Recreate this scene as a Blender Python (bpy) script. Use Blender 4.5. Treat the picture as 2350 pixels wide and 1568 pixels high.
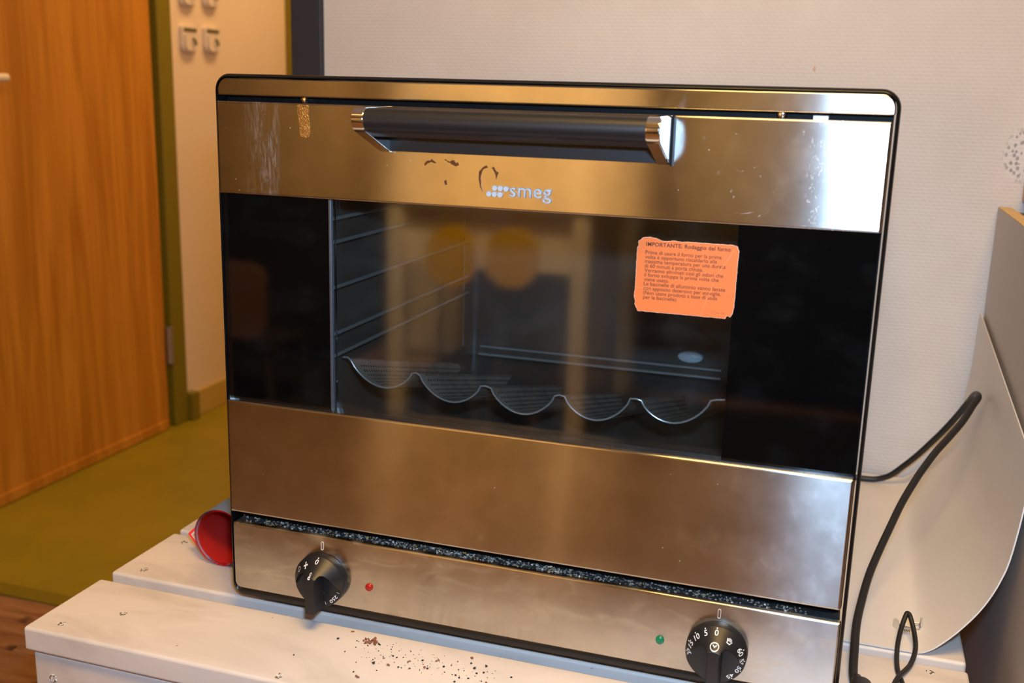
import bpy, bmesh, math, random
from mathutils import Matrix, Vector, noise
random.seed(7)
PI = math.pi
S = bpy.context.scene
for o in list(bpy.data.objects): bpy.data.objects.remove(o)
C = S.collection

# ------------------------------------------------------------------ camera
FPX, WPX = 2412.04, 2350.0
R_right = Vector((0.9504, 0.3097, 0.0270)); R_down = Vector((0.0958, -0.2094, -0.9731)); R_fwd = Vector((-0.2957, 0.9275, -0.2287))
CAM = Vector((0.2729, -0.8677, 0.5125))
cd = bpy.data.cameras.new('camera'); cam = bpy.data.objects.new('camera', cd); C.objects.link(cam)
rt = R_right.normalized(); fw = (R_fwd - rt * R_fwd.dot(rt)).normalized(); up = rt.cross(fw)
m = Matrix((rt, up, -fw)).transposed().to_4x4(); m.translation = CAM
cam.matrix_world = m
cd.sensor_width = 36.0; cd.lens = FPX / WPX * 36.0; cd.clip_start = 0.02; cd.clip_end = 50
cd.dof.use_dof = True; cd.dof.focus_distance = 1.02; cd.dof.aperture_fstop = 6.5
S.camera = cam
# ------------------------------------------------------------------ world, exposure
w = bpy.data.worlds.new('world'); S.world = w; w.use_nodes = True
w.node_tree.nodes['Background'].inputs[0].default_value = (1.0, 0.55, 0.2, 1)
w.node_tree.nodes['Background'].inputs[1].default_value = 0.0
vs = S.view_settings
vs.view_transform = 'Standard'; vs.look = 'None'; vs.gamma = 1.0; vs.use_curve_mapping = False; vs.exposure = 0.0
# ------------------------------------------------------------------ lights
def area(name, loc, target, sx, sy, power, col, spread=PI):
    l = bpy.data.lights.new(name, 'AREA'); l.shape = 'RECTANGLE'; l.size = sx; l.size_y = sy
    l.energy = power; l.color = col; l.spread = spread
    o = bpy.data.objects.new(name, l); C.objects.link(o); o.location = loc
    d = Vector(target) - Vector(loc); o.rotation_euler = d.to_track_quat('-Z', 'Y').to_euler()
    return o
WARM = (1.0, 0.61, 0.17)
FLASH = CAM + rt * 0.030 + up * 0.092
area('camera_flash', FLASH, FLASH + fw, 0.06, 0.035, 12.0, (0.39, 0.65, 1.0))
CEIL = 1.75
area('room_lamp_light', (0.36, -0.75, CEIL - 0.07), (0.36, -0.75, 0), 0.8, 0.5, 30.0, WARM)
area('reflection_fill_light', (-0.80, -1.25, CEIL - 0.10), (-0.80, -2.4, 0.45), 0.5, 0.2, 28, (1.0, 0.66, 0.27), math.radians(85))  # added light, brightens the furniture mirrored in steel and glass
area('corridor_lamp_light', (-1.05, 2.0, CEIL - 0.07), (-1.05, 2.0, 0), 0.3, 1.0, 13.0, (1.0, 0.62, 0.24))

# ------------------------------------------------------------------ material helpers
def lin(c):
    c = c / 255.0
    return c / 12.92 if c <= 0.04045 else ((c + 0.055) / 1.055) ** 2.4
def rgb(r, g, b): return (lin(r), lin(g), lin(b), 1.0)
class NT:
    def __init__(s, name):
        s.m = bpy.data.materials.new(name); s.m.use_nodes = True
        s.t = s.m.node_tree; s.t.nodes.clear()
        s.out = s.n('ShaderNodeOutputMaterial')
    def n(s, typ, **kw):
        x = s.t.nodes.new(typ)
        for k, v in kw.items():
            if k == 'ins':
                for a, b in v.items(): s.set(x, a, b)
            else: setattr(x, k, v)
        return x
    def set(s, node, key, val):
        sock = node.inputs[key]
        if isinstance(val, bpy.types.NodeSocket): s.t.links.new(val, sock)
        else: sock.default_value = val
    def math(s, op, a, b=0.0, c=0.0, clamp=False):
        x = s.n('ShaderNodeMath', operation=op, use_clamp=clamp)
        s.set(x, 0, a); s.set(x, 1, b); s.set(x, 2, c)
        return x.outputs[0]
    def step(s, v, a, b):
        x = s.n('ShaderNodeMapRange', interpolation_type='SMOOTHSTEP')
        s.set(x, 'Value', v); x.inputs['From Min'].default_value = a; x.inputs['From Max'].default_value = b
        return x.outputs[0]
    def mix(s, f, a, b):
        x = s.n('ShaderNodeMix', data_type='RGBA')
        s.set(x, 0, f); s.set(x, 6, a); s.set(x, 7, b)
        return x.outputs[2]
    def coord(s, scale=(1, 1, 1), out='Object', rot=(0, 0, 0)):
        tc = s.n('ShaderNodeTexCoord'); mp = s.n('ShaderNodeMapping')
        mp.inputs['Scale'].default_value = scale; mp.inputs['Rotation'].default_value = rot
        s.t.links.new(tc.outputs[out], mp.inputs['Vector']); return mp.outputs[0]
    def noise(s, vec, scale=5, detail=3, rough=0.5, dist=0.0):
        x = s.n('ShaderNodeTexNoise'); s.set(x, 'Vector', vec)
        x.inputs['Scale'].default_value = scale; x.inputs['Detail'].default_value = detail
        x.inputs['Roughness'].default_value = rough; x.inputs['Distortion'].default_value = dist
        return x.outputs['Fac']
    def bump(s, h, strength=0.2, dist=0.001):
        x = s.n('ShaderNodeBump'); s.set(x, 'Height', h)
        x.inputs['Strength'].default_value = strength; x.inputs['Distance'].default_value = dist
        return x.outputs[0]
    def pbr(s, color, rough=0.5, metal=0.0, normal=None, **kw):
        x = s.n('ShaderNodeBsdfPrincipled')
        s.set(x, 'Base Color', color); s.set(x, 'Roughness', rough); s.set(x, 'Metallic', metal)
        if normal is not None: s.set(x, 'Normal', normal)
        for k, v in kw.items(): s.set(x, k.replace('_', ' '), v)
        return x
    def done(s, shader):
        s.t.links.new(shader.outputs[0] if not isinstance(shader, bpy.types.NodeSocket) else shader, s.out.inputs[0]); return s.m
def simple(name, c, rough=0.5, metal=0.0, var=0.0, scale=20, bump=0.0, bscale=200, **kw):
    t = NT(name); v = t.coord()
    col = c
    if var:
        f = t.noise(v, scale, 4)
        col = t.mix(t.step(f, 0.3, 0.7), tuple(x * (1 - var) for x in c[:3]) + (1,), c)
    nrm = t.bump(t.noise(v, bscale, 3), bump, 0.002) if bump else None
    return t.done(t.pbr(col, rough, metal, nrm, **kw))

ANI, AROT = 1.0, 0.25
# brushed steel; UVs give the brushing direction
def steel_mat(name, wear=None):
    t = NT(name)
    tc = t.n('ShaderNodeTexCoord'); sx = t.n('ShaderNodeSeparateXYZ'); t.t.links.new(tc.outputs['Object'], sx.inputs[0])
    X, Z = sx.outputs[0], sx.outputs[2]
    v = t.coord((6, 6, 900)); br = t.noise(v, 1.0, 3, 0.6)
    big = t.noise(t.coord((1, 1, 1)), 14, 4, 0.6)
    grime = t.noise(t.coord((1.4, 1, 1)), 38, 5, 0.65)
    base = t.mix(t.step(big, 0.35, 0.7), rgb(186, 180, 172), rgb(202, 196, 188))
    rough = t.math('ADD', t.math('MULTIPLY', big, 0.05), 0.175)
    rough = t.math('ADD', rough, t.math('MULTIPLY', t.step(grime, 0.45, 0.85), 0.03))
    uv = t.n('ShaderNodeCombineXYZ'); uv.inputs[0].default_value = 1.0   # brushed along x
    nrm = t.bump(br, 0.02, 0.0006)
    st = t.pbr(base, rough, 1.0, nrm, Anisotropic=ANI, Anisotropic_Rotation=AROT, Tangent=uv.outputs[0])
    # fine specks of dust
    vo = t.n('ShaderNodeTexVoronoi', feature='F1'); t.set(vo, 'Vector', t.coord((1, 1, 1))); vo.inputs['Scale'].default_value = 95
    sp = t.math('LESS_THAN', vo.outputs['Distance'], 0.045)
    sp = t.math('MULTIPLY', sp, t.step(t.noise(t.coord((1, 1, 1)), 30, 2), 0.55, 0.6))
    mask = t.math('MULTIPLY', sp, 0.6)
    if wear == 'door':
        n1 = t.noise(t.coord((420, 1, 70)), 1.0, 6, 0.8, 0.4)
        band = t.math('MULTIPLY', t.step(X, -0.275, -0.245), t.math('SUBTRACT', 1.0, t.step(X, -0.236, -0.228)))
        a = t.math('MULTIPLY', t.step(n1, 0.42, 0.70), t.math('MULTIPLY', t.math('MULTIPLY', band, t.step(t.noise(t.coord((60, 1, 14)), 1.0, 3), 0.35, 0.6)), 0.22))
        n2 = t.noise(t.coord((330, 1, 190)), 1.0, 2, 0.5, 1.2)
        band2 = t.math('MULTIPLY', t.step(X, 0.232, 0.246), t.math('SUBTRACT', 1.0, t.step(X, 0.262, 0.282)))
        b = t.math('MULTIPLY', t.step(n2, 0.60, 0.64), t.math('MULTIPLY', band2, 0.9))
        n3 = t.noise(t.coord((60, 1, 85)), 1.0, 4, 0.7, 1.0)
        band3 = t.math('MULTIPLY', t.step(X, 0.14, 0.20), t.math('SUBTRACT', 1.0, t.step(X, 0.25, 0.28)))
        c = t.math('MULTIPLY', t.step(n3, 0.64, 0.70), t.math('MULTIPLY', band3, 0.35))
        mask = t.math('MAXIMUM', mask, t.math('MAXIMUM', a, t.math('MAXIMUM', b, c)))
    if wear == 'panel':
        n1 = t.noise(t.coord((22, 1, 60)), 1.0, 4, 0.6, 0.6)
        mask = t.math('MAXIMUM', mask, t.math('MULTIPLY', t.step(n1, 0.45, 0.8), 0.32))
    df = t.pbr(rgb(205, 203, 196), 0.75)
    if wear == 'panel': df = t.pbr(rgb(196, 172, 132), 0.7)
    mx = t.n('ShaderNodeMixShader'); t.set(mx, 0, mask)
    t.t.links.new(st.outputs[0], mx.inputs[1]); t.t.links.new(df.outputs[0], mx.inputs[2])
    return t.done(mx)

M = {}
M['steel'] = steel_mat('brushed_steel'); M['steel_door'] = steel_mat('brushed_steel_worn', 'door'); M['steel_panel'] = steel_mat('brushed_steel_greasy', 'panel')
M['black_rim'] = simple('black_gloss_rim', rgb(14, 14, 15), 0.28)
M['black_matte'] = simple('black_matte', rgb(16, 15, 15), 0.6, Specular_IOR_Level=0.1)
M['glass_black'] = simple('black_glass_print', rgb(8, 8, 8), 0.6, Specular_IOR_Level=0.0)
M['bar_black'] = simple('handle_satin_black', rgb(27, 25, 24), 0.42, bump=0.05, bscale=1500)
M['knob'] = simple('knob_plastic', rgb(30, 28, 28), 0.40)
M['print_white'] = simple('white_print', rgb(235, 233, 230), 0.6)
M['chrome'] = simple('chrome', rgb(225, 222, 218), 0.09, 1.0)
M['chrome_side'] = simple('satin_chrome', rgb(220, 222, 224), 0.24, 1.0)
M['logo'] = simple('logo_silver', rgb(226, 210, 196), 0.5, 0.0)
M['casing_top'] = simple('casing_enamel', rgb(205, 205, 208), 0.14, 1.0, bump=0.12, bscale=4)
M['enamel'] = simple('cavity_enamel', rgb(86, 79, 70), 0.30, var=0.25, scale=18)
M['rail'] = simple('rail_steel', rgb(150, 146, 138), 0.25, 0.3)
M['tray'] = simple('tray_aluminium', rgb(226, 206, 182), 0.40, 0.15, var=0.35, scale=30)
M['lamp_lens'] = simple('lamp_lens', rgb(205, 220, 222), 0.35)
M['ledge'] = simple('greasy_ledge', rgb(58, 55, 52), 0.65, 0.0, var=0.4, scale=120, bump=0.3, bscale=600)
def crumb_mix():
    t = NT('burnt_crumb'); n = t.noise(t.coord(), 330, 2); n2 = t.noise(t.coord((1, 1.3, 0.8)), 210, 2); n3 = t.noise(t.coord((1.2, 0.9, 1.1)), 120, 2)
    col = t.mix(t.step(n, 0.40, 0.55), rgb(44, 42, 40), rgb(150, 138, 122))
    col = t.mix(t.step(n2, 0.58, 0.64), col, rgb(226, 212, 192)); col = t.mix(t.step(n3, 0.60, 0.66), col, rgb(176, 132, 70))
    return t.done(t.pbr(col, 0.55))
M['crumb_grey'] = crumb_mix()
M['red_led'] = simple('red_lens', rgb(170, 30, 22), 0.15, Emission_Color=rgb(200, 30, 20), Emission_Strength=0.0)
M['green_led'] = simple('green_lens', rgb(20, 120, 84), 0.15)
M['sticker'] = simple('orange_paper', rgb(232, 116, 44), 0.6, var=0.05, scale=60)
M['ink'] = simple('dark_ink', rgb(92, 40, 18), 0.7)
M['ink_pale'] = simple('faded_ink', rgb(190, 90, 50), 0.7)
M['paper_edge'] = simple('paper_fibre', rgb(238, 205, 180), 0.8)
M['crease'] = simple('crease_paper', rgb(246, 156, 100), 0.7)
M['stain'] = simple('brown_stain', rgb(124, 58, 12), 0.4, var=0.3, scale=200)
M['tape'] = simple('tape_glue', rgb(226, 158, 74), 0.30, 0.8, var=0.35, scale=260, bump=0.5, bscale=900)
M['cord'] = simple('black_rubber', rgb(30, 28, 28), 0.45)
M['dark_wall'] = simple('anthracite_paint', rgb(46, 48, 56), 0.55)
M['olive'] = simple('olive_paint', rgb(124, 112, 26), 0.4)
M['olive_base'] = simple('olive_baseboard', rgb(196, 168, 96), 0.5)
M['hook_plastic'] = simple('white_plastic', rgb(226, 214, 204), 0.35)
M['slot_dark'] = simple('olive_slot', rgb(92, 84, 20), 0.5)
M['handle_cream'] = simple('cream_plastic', rgb(238, 224, 196), 0.35)
M['hinge'] = simple('hinge_steel', rgb(170, 168, 170), 0.3, 0.8)
M['white_lam'] = simple('white_laminate', rgb(238, 230, 220), 0.38, var=0.05, scale=8)
M['cab_side'] = simple('cabinet_laminate', rgb(196, 184, 172), 0.42, var=0.05, scale=6)
M['pale_edge'] = simple('pale_wood_edge', rgb(226, 190, 120), 0.5, var=0.15, scale=40)
M['chip'] = simple('chipboard', rgb(120, 110, 78), 0.8, var=0.4, scale=200)
M['ceiling'] = simple('ceiling_paint', rgb(236, 230, 220), 0.8)
M['room_wall'] = simple('room_wall_paint', rgb(96, 86, 76), 0.8)
M['front_wall'] = simple('dark_wall_paint', rgb(146, 130, 114), 0.8)
M['roll_red'] = simple('red_paper', rgb(250, 62, 50), 0.45)
M['roll_white'] = simple('lavender_paper', rgb(214, 206, 220), 0.45)
M['roll_blue'] = simple('blue_paper', rgb(150, 178, 205), 0.45)
M['roll_print'] = simple('yellow_green_print', rgb(226, 170, 30), 0.5, var=0.45, scale=90)
M['crumb_brown'] = simple('bread_crumb', rgb(158, 98, 62), 0.8, var=0.5, scale=500)
M['crumb_dark'] = simple('dark_crumb', rgb(40, 34, 30), 0.8)
def chip_mat():
    t = NT('chipped_screw'); n = t.noise(t.coord(), 260, 3, 0.6)
    col = t.mix(t.step(n, 0.44, 0.50), rgb(104, 84, 62), rgb(236, 232, 224)); col = t.mix(t.step(n, 0.56, 0.62), col, rgb(150, 140, 128))
    return t.done(t.pbr(col, 0.5))
M['screw'] = chip_mat()
M['yellow'] = simple('yellow_plastic', rgb(250, 200, 16), 0.4)
M['table_white'] = simple('table_cream', rgb(250, 238, 220), 0.5)
M['dark_helper'] = simple('dark_helper_matte', rgb(40, 36, 34), 0.9)  # dark tone of the added pieces that blacken the glass reflection
M['cream'] = simple('cream_laminate', rgb(222, 204, 178), 0.5)
M['reflector_tan'] = simple('reflector_tan_paint', rgb(196, 170, 134), 0.6)  # pale tan, lightened to brighten the left of the steel reflection
M['dark_paint'] = simple('dark_brown_paint', rgb(48, 40, 34), 0.7)
M['rust'] = simple('brown_fabric', rgb(150, 110, 78), 0.7)
M['lampglow'] = simple('lamp_diffuser', rgb(255, 236, 200), 0.6, Emission_Color=(1.0, 0.55, 0.2, 1), Emission_Strength=3.0)
M['bulk'] = simple('grey_metal', rgb(150, 150, 155), 0.35, 0.8)
M['socket'] = simple('socket_beige', rgb(206, 160, 140), 0.5)

def wood_door():
    t = NT('oak_veneer')
    v = t.coord((1, 9, 0.55)); n = t.noise(v, 2.2, 5, 0.55, 0.9); n2 = t.noise(t.coord((1, 60, 2.0)), 1.5, 4, 0.6)
    f = t.math('ADD', t.math('MULTIPLY', n, 0.75), t.math('MULTIPLY', n2, 0.25))
    col = t.mix(t.step(f, 0.34, 0.64), rgb(176, 112, 26), rgb(208, 142, 48))
    return t.done(t.pbr(col, 0.42))
M['door_wood'] = wood_door()
def lino():
    t = NT('olive_linoleum'); n = t.noise(t.coord(), 3, 4, 0.6)
    return t.done(t.pbr(t.mix(t.step(n, 0.35, 0.7), rgb(140, 126, 26), rgb(156, 138, 30)), 0.42))
M['lino'] = lino()
def parquet():
    t = NT('brown_parquet'); oi = t.n('ShaderNodeObjectInfo')
    n = t.noise(t.coord((3, 40, 40)), 1.5, 5, 0.6, 0.8); n2 = t.noise(t.coord((4, 9, 9)), 1.6, 3, 0.5, 0.5)
    a = t.mix(oi.outputs['Random'], rgb(146, 106, 76), rgb(172, 130, 96))
    col = t.mix(t.step(n, 0.35, 0.75), a, rgb(120, 74, 46)); col = t.mix(t.step(n2, 0.60, 0.70), col, rgb(62, 38, 26))
    return t.done(t.pbr(col, 0.38))
M['parquet'] = parquet()
def weave_wall():
    t = NT('woven_glassfibre_wallpaper')
    tc = t.n('ShaderNodeTexCoord'); sp = t.n('ShaderNodeSeparateXYZ'); t.t.links.new(tc.outputs['Object'], sp.inputs[0])
    nx = t.noise(t.coord((60, 60, 60)), 1.0, 2)
    X = t.math('ADD', t.math('MULTIPLY', sp.outputs[0], 700.0), t.math('MULTIPLY', nx, 2.0))
    Z = t.math('ADD', t.math('MULTIPLY', sp.outputs[2], 1250.0), t.math('MULTIPLY', nx, 2.0))
    h = t.math('ADD', t.math('MULTIPLY', t.math('SINE', X), t.math('SINE', t.math('MULTIPLY', Z, 0.5))), t.math('MULTIPLY', t.math('SINE', Z), 0.8))
    n = t.noise(t.coord(), 5, 4, 0.6)
    # scuffed patch on the far right where the paint is rubbed off in dots
    dx = t.math('SUBTRACT', sp.outputs[0], 0.478); dz = t.math('SUBTRACT', sp.outputs[2], 0.452)
    r2 = t.math('ADD', t.math('MULTIPLY', t.math('MULTIPLY', dx, dx), 2.6), t.math('MULTIPLY', dz, dz))
    patch = t.math('SUBTRACT', 1.0, t.step(r2, 0.0006, 0.0016))
    vo = t.n('ShaderNodeTexVoronoi'); t.set(vo, 'Vector', t.coord((1.3, 1, 1))); vo.inputs['Scale'].default_value = 130
    dots = t.math('MULTIPLY', t.math('LESS_THAN', vo.outputs['Distance'], 0.36), patch)
    base = t.mix(t.step(n, 0.3, 0.7), rgb(214, 206, 198), rgb(222, 215, 208))
    base = t.mix(t.math('MULTIPLY', patch, 0.45), base, rgb(225, 225, 225))
    base = t.mix(t.math('MULTIPLY', dots, 0.55), base, rgb(80, 74, 70))
    # drips and small brown flecks
    v3 = t.n('ShaderNodeTexVoronoi'); t.set(v3, 'Vector', t.coord((9, 1, 4.5))); v3.inputs['Scale'].default_value = 1.4
    base = t.mix(t.math('MULTIPLY', t.math('LESS_THAN', v3.outputs['Distance'], 0.035), 0.55), base, rgb(190, 140, 95))
    return t.done(t.pbr(base, 0.6, 0.0, t.bump(h, 0.11, 0.0012)))
M['weave'] = weave_wall()
def plain_wall():
    t = NT('cream_wall'); n = t.noise(t.coord(), 4, 3)
    return t.done(t.pbr(t.mix(n, rgb(226, 208, 188), rgb(234, 216, 196)), 0.7))
M['corr_wall'] = plain_wall()
def white_paint():
    t = NT('white_painted_plank')
    g = t.noise(t.coord((4, 60, 60)), 1.0, 4, 0.6); d = t.noise(t.coord((3, 8, 8)), 2.0, 4, 0.6, 0.5)
    chip = t.noise(t.coord(), 70, 3, 0.6)
    col = t.mix(t.step(d, 0.45, 0.75), rgb(226, 214, 202), rgb(206, 194, 182))
    col = t.mix(t.math('MULTIPLY', t.step(chip, 0.735, 0.75), 0.8), col, rgb(150, 116, 80))
    return t.done(t.pbr(col, 0.45, 0.0, t.bump(g, 0.12, 0.0015)))
M['plank'] = white_paint()
def glass_mat():
    t = NT('oven_glass')
    fr = t.n('ShaderNodeFresnel'); fr.inputs['IOR'].default_value = 1.52
    sm = t.noise(t.coord((6, 1, 9)), 3.0, 4, 0.6)
    tr = t.n('ShaderNodeBsdfTransparent'); tr.inputs['Color'].default_value = (0.97, 0.97, 0.97, 1)
    gl = t.n('ShaderNodeBsdfGlossy'); gl.inputs['Roughness'].default_value = 0.05
    df = t.n('ShaderNodeBsdfDiffuse'); df.inputs['Color'].default_value = rgb(205, 200, 190)
    mx = t.n('ShaderNodeMixShader'); t.set(mx, 0, fr.outputs[0])
    t.t.links.new(tr.outputs[0], mx.inputs[1]); t.t.links.new(gl.outputs[0], mx.inputs[2])
    m2 = t.n('ShaderNodeMixShader'); t.set(m2, 0, t.math('MULTIPLY', t.step(sm, 0.45, 0.85), 0.006))
    t.t.links.new(mx.outputs[0], m2.inputs[1]); t.t.links.new(df.outputs[0], m2.inputs[2])
    return t.done(m2)
M['glass'] = glass_mat()

# ------------------------------------------------------------------ mesh helpers (world coordinates)
def new(): return bmesh.new()
def bx(bm, x0, x1, y0, y1, z0, z1, bev=0.0, seg=2):
    r = bmesh.ops.create_cube(bm, size=1.0)
    vs_ = r['verts']
    for v in vs_:
        v.co = Vector(((x0 + x1) / 2 + v.co.x * (x1 - x0), (y0 + y1) / 2 + v.co.y * (y1 - y0), (z0 + z1) / 2 + v.co.z * (z1 - z0)))
    if bev:
        es = list({e for v in vs_ for e in v.link_edges})
        bmesh.ops.bevel(bm, geom=es, offset=bev, segments=seg, affect='EDGES', profile=0.5)
    return bm
def prism(bm, poly, axis, a, b, cap=True):
    """poly 2D list; axis 'x' -> (y,z), 'y' -> (x,z), 'z' -> (x,y)"""
    def P(p, t):
        return {'x': (t, p[0], p[1]), 'y': (p[0], t, p[1]), 'z': (p[0], p[1], t)}[axis]
    A = [bm.verts.new(P(p, a)) for p in poly]; B = [bm.verts.new(P(p, b)) for p in poly]
    n = len(poly)
    for i in range(n):
        j = (i + 1) % n; bm.faces.new((A[i], A[j], B[j], B[i]))
    if cap:
        bm.faces.new(A); bm.faces.new(B[::-1])
    bmesh.ops.recalc_face_normals(bm, faces=bm.faces[:])
    return bm
def smooth_path(pts, sub=8):
    pts = [Vector(p) for p in pts]; out = []
    for i in range(len(pts) - 1):
        p0 = pts[max(i - 1, 0)]; p1 = pts[i]; p2 = pts[i + 1]; p3 = pts[min(i + 2, len(pts) - 1)]
        for k in range(sub):
            t = k / sub
            out.append(0.5 * ((2 * p1) + (p2 - p0) * t + (2 * p0 - 5 * p1 + 4 * p2 - p3) * t * t + (3 * p1 - p0 - 3 * p2 + p3) * t ** 3))
    out.append(pts[-1]); return out
def tube(bm, pts, r, seg=12, cap=True):
    pts = [Vector(p) for p in pts]; n = len(pts)
    rr = r if isinstance(r, (list, tuple)) else [r] * n
    T = [(pts[min(i + 1, n - 1)] - pts[max(i - 1, 0)]).normalized() for i in range(n)]
    N = T[0].orthogonal().normalized(); rings = []
    for i in range(n):
        N = (N - T[i] * N.dot(T[i])).normalized(); B = T[i].cross(N)
        rings.append([bm.verts.new(pts[i] + (N * math.cos(2 * PI * k / seg) + B * math.sin(2 * PI * k / seg)) * rr[i]) for k in range(seg)])
    for i in range(n - 1):
        for k in range(seg):
            j = (k + 1) % seg; bm.faces.new((rings[i][k], rings[i][j], rings[i + 1][j], rings[i + 1][k]))
    if cap:
        bm.faces.new(rings[0][::-1]); bm.faces.new(rings[-1])
    return bm
def lathe_y(bm, prof, cx, cz, seg=40):
    """prof list of (r, y): surface of revolution about an axis along y through (cx, cz)"""
    rings = []
    for r, y in prof:
        if r < 1e-6: rings.append([bm.verts.new((cx, y, cz))])
        else: rings.append([bm.verts.new((cx + r * math.cos(2 * PI * k / seg), y, cz + r * math.sin(2 * PI * k / seg))) for k in range(seg)])
    for a, b in zip(rings, rings[1:]):
        for k in range(seg):
            j = (k + 1) % seg
            if len(a) == 1 and len(b) == 1: continue
            if len(a) == 1: bm.faces.new((a[0], b[j], b[k]))
            elif len(b) == 1: bm.faces.new((a[k], a[j], b[0]))
            else: bm.faces.new((a[k], a[j], b[j], b[k]))
    bmesh.ops.recalc_face_normals(bm, faces=bm.faces[:])
    return bm
def rrect(x0, x1, z0, z1, r, n=8):
    out = []
    for cx, cz, a0 in ((x1 - r, z1 - r, 0), (x0 + r, z1 - r, PI / 2), (x0 + r, z0 + r, PI), (x1 - r, z0 + r, 1.5 * PI)):
        for k in range(n + 1):
            a = a0 + PI / 2 * k / n; out.append((cx + r * math.cos(a), cz + r * math.sin(a)))
    return out
def rrect4(x0, x1, z0, z1, rs, n=8):
    out = []
    for (sx, sz, a0), r in zip(((1, 1, 0), (-1, 1, PI / 2), (-1, -1, PI), (1, -1, 1.5 * PI)), rs):
        cx = (x1 if sx > 0 else x0) - sx * r; cz = (z1 if sz > 0 else z0) - sz * r
        for k in range(n + 1 if r > 1e-5 else 1):
            a = a0 + PI / 2 * k / n; out.append((cx + r * math.cos(a), cz + r * math.sin(a)))
    return out
def ring_prism(bm, outer, inner, axis, a, b):
    def P(p, t): return {'x': (t, p[0], p[1]), 'y': (p[0], t, p[1]), 'z': (p[0], p[1], t)}[axis]
    n = len(outer)
    L = [[bm.verts.new(P(p, t)) for p in poly] for poly, t in ((outer, a), (outer, b), (inner, b), (inner, a))]
    for q in range(4):
        A, B = L[q], L[(q + 1) % 4]
        for i in range(n):
            j = (i + 1) % n; bm.faces.new((A[i], A[j], B[j], B[i]))
    bmesh.ops.recalc_face_normals(bm, faces=bm.faces[:])
    return bm
def loops(bm, rings, closed=True, caps=True):
    """join successive equal-length rings of 3D points"""
    R = [[bm.verts.new(p) for p in r] for r in rings]; n = len(R[0])
    for a, b in zip(R, R[1:]):
        for i in range(n if closed else n - 1):
            j = (i + 1) % n; bm.faces.new((a[i], a[j], b[j], b[i]))
    if caps: bm.faces.new(R[0][::-1]); bm.faces.new(R[-1])
    bmesh.ops.recalc_face_normals(bm, faces=bm.faces[:])
    return bm
def grid_sheet(bm, P):
    """P[i][j] 3D points -> quads"""
    V = [[bm.verts.new(p) for p in row] for row in P]
    for i in range(len(V) - 1):
        for j in range(len(V[0]) - 1):
            bm.faces.new((V[i][j], V[i][j + 1], V[i + 1][j + 1], V[i + 1][j]))
    return bm

def obj(name, bm, mat, parent=None, smooth=False, uv=False, angle=40):
    if uv:
        L = bm.loops.layers.uv.new('UVMap')
        for f in bm.faces:
            for l in f.loops: l[L].uv = (l.vert.co.x, l.vert.co.z)
    me = bpy.data.meshes.new(name); bm.to_mesh(me); bm.free()
    mats = mat if isinstance(mat, (list, tuple)) else [mat]
    for k in mats: me.materials.append(M[k])
    if smooth:
        for p in me.polygons: p.use_smooth = True
        me.set_sharp_from_angle(angle=math.radians(angle))
    o = bpy.data.objects.new(name, me); C.objects.link(o)
    if parent is not None: attach(o, parent)
    return o
def attach(o, parent):
    o.parent = parent
    # things sit at their base, parts are modelled in world coordinates
    o.matrix_parent_inverse = Matrix.Translation(-parent.location) if parent.parent is None else Matrix()
def thing(name, label, cat, loc, group=None):
    o = bpy.data.objects.new(name, None); C.objects.link(o); o.location = loc
    o.empty_display_size = 0.05
    o['label'] = label; o['category'] = cat
    if group: o['group'] = group
    return o
def tag(o, label, cat, group=None, kind=None):
    o['label'] = label; o['category'] = cat
    if group: o['group'] = group
    if kind: o['kind'] = kind
    return o
def struct(name, bm, mat, label=None, **kw):
    o = obj(name, bm, mat, **kw); o['kind'] = 'structure'
    if label: o['label'] = label
    return o
def text_mesh(body, size=1.0, extrude=0.0, spacing=1.0, bold=0.0):
    cu = bpy.data.curves.new('lettering', 'FONT'); cu.body = body; cu.size = size; cu.extrude = extrude
    cu.space_character = spacing; cu.offset = bold; cu.resolution_u = 4
    o = bpy.data.objects.new('lettering', cu); C.objects.link(o)
    dg = bpy.context.evaluated_depsgraph_get(); dg.update()
    me = bpy.data.meshes.new_from_object(o.evaluated_get(dg))
    bpy.data.objects.remove(o); bpy.data.curves.remove(cu)
    return me
def text_bm(bm, body, x, z, yfun, size=None, width=None, ang=0.0, anchor='l', bold=0.0, extrude=0.0, spacing=1.0, sy=1.0):
    """lay flat lettering on a front-facing (-y) surface; x,z is left baseline or centre"""
    me = text_mesh(body, 1.0, 0.0, spacing, bold)
    xs = [v.co.x for v in me.vertices]; ys = [v.co.y for v in me.vertices]
    x0, x1, y0, y1 = min(xs), max(xs), min(ys), max(ys)
    s = width / (x1 - x0) if width else size
    t = bmesh.new(); t.from_mesh(me); bpy.data.meshes.remove(me)
    ca, sa = math.cos(ang), math.sin(ang)
    for v in t.verts:
        a = (v.co.x - (x0 if anchor == 'l' else (x0 + x1) / 2)) * s; b = (v.co.y - (0 if anchor == 'l' else (y0 + y1) / 2)) * s * sy
        X = x + a * ca - b * sa; Z = z + a * sa + b * ca
        v.co = Vector((X, yfun(X, Z), Z))
    if extrude:
        r = bmesh.ops.extrude_face_region(t, geom=t.faces[:])
        for v in [g for g in r['geom'] if isinstance(g, bmesh.types.BMVert)]: v.co.y -= extrude
    bmesh.ops.recalc_face_normals(t, faces=t.faces[:])
    if not extrude:
        for f in t.faces:
            if f.normal.y > 0: f.normal_flip()
    tmp = bpy.data.meshes.new('tmp'); t.to_mesh(tmp); t.free(); bm.from_mesh(tmp); bpy.data.meshes.remove(tmp)
    return bm

FLOOR = -0.5; TOP = -0.012; WALL = 0.6785
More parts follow.
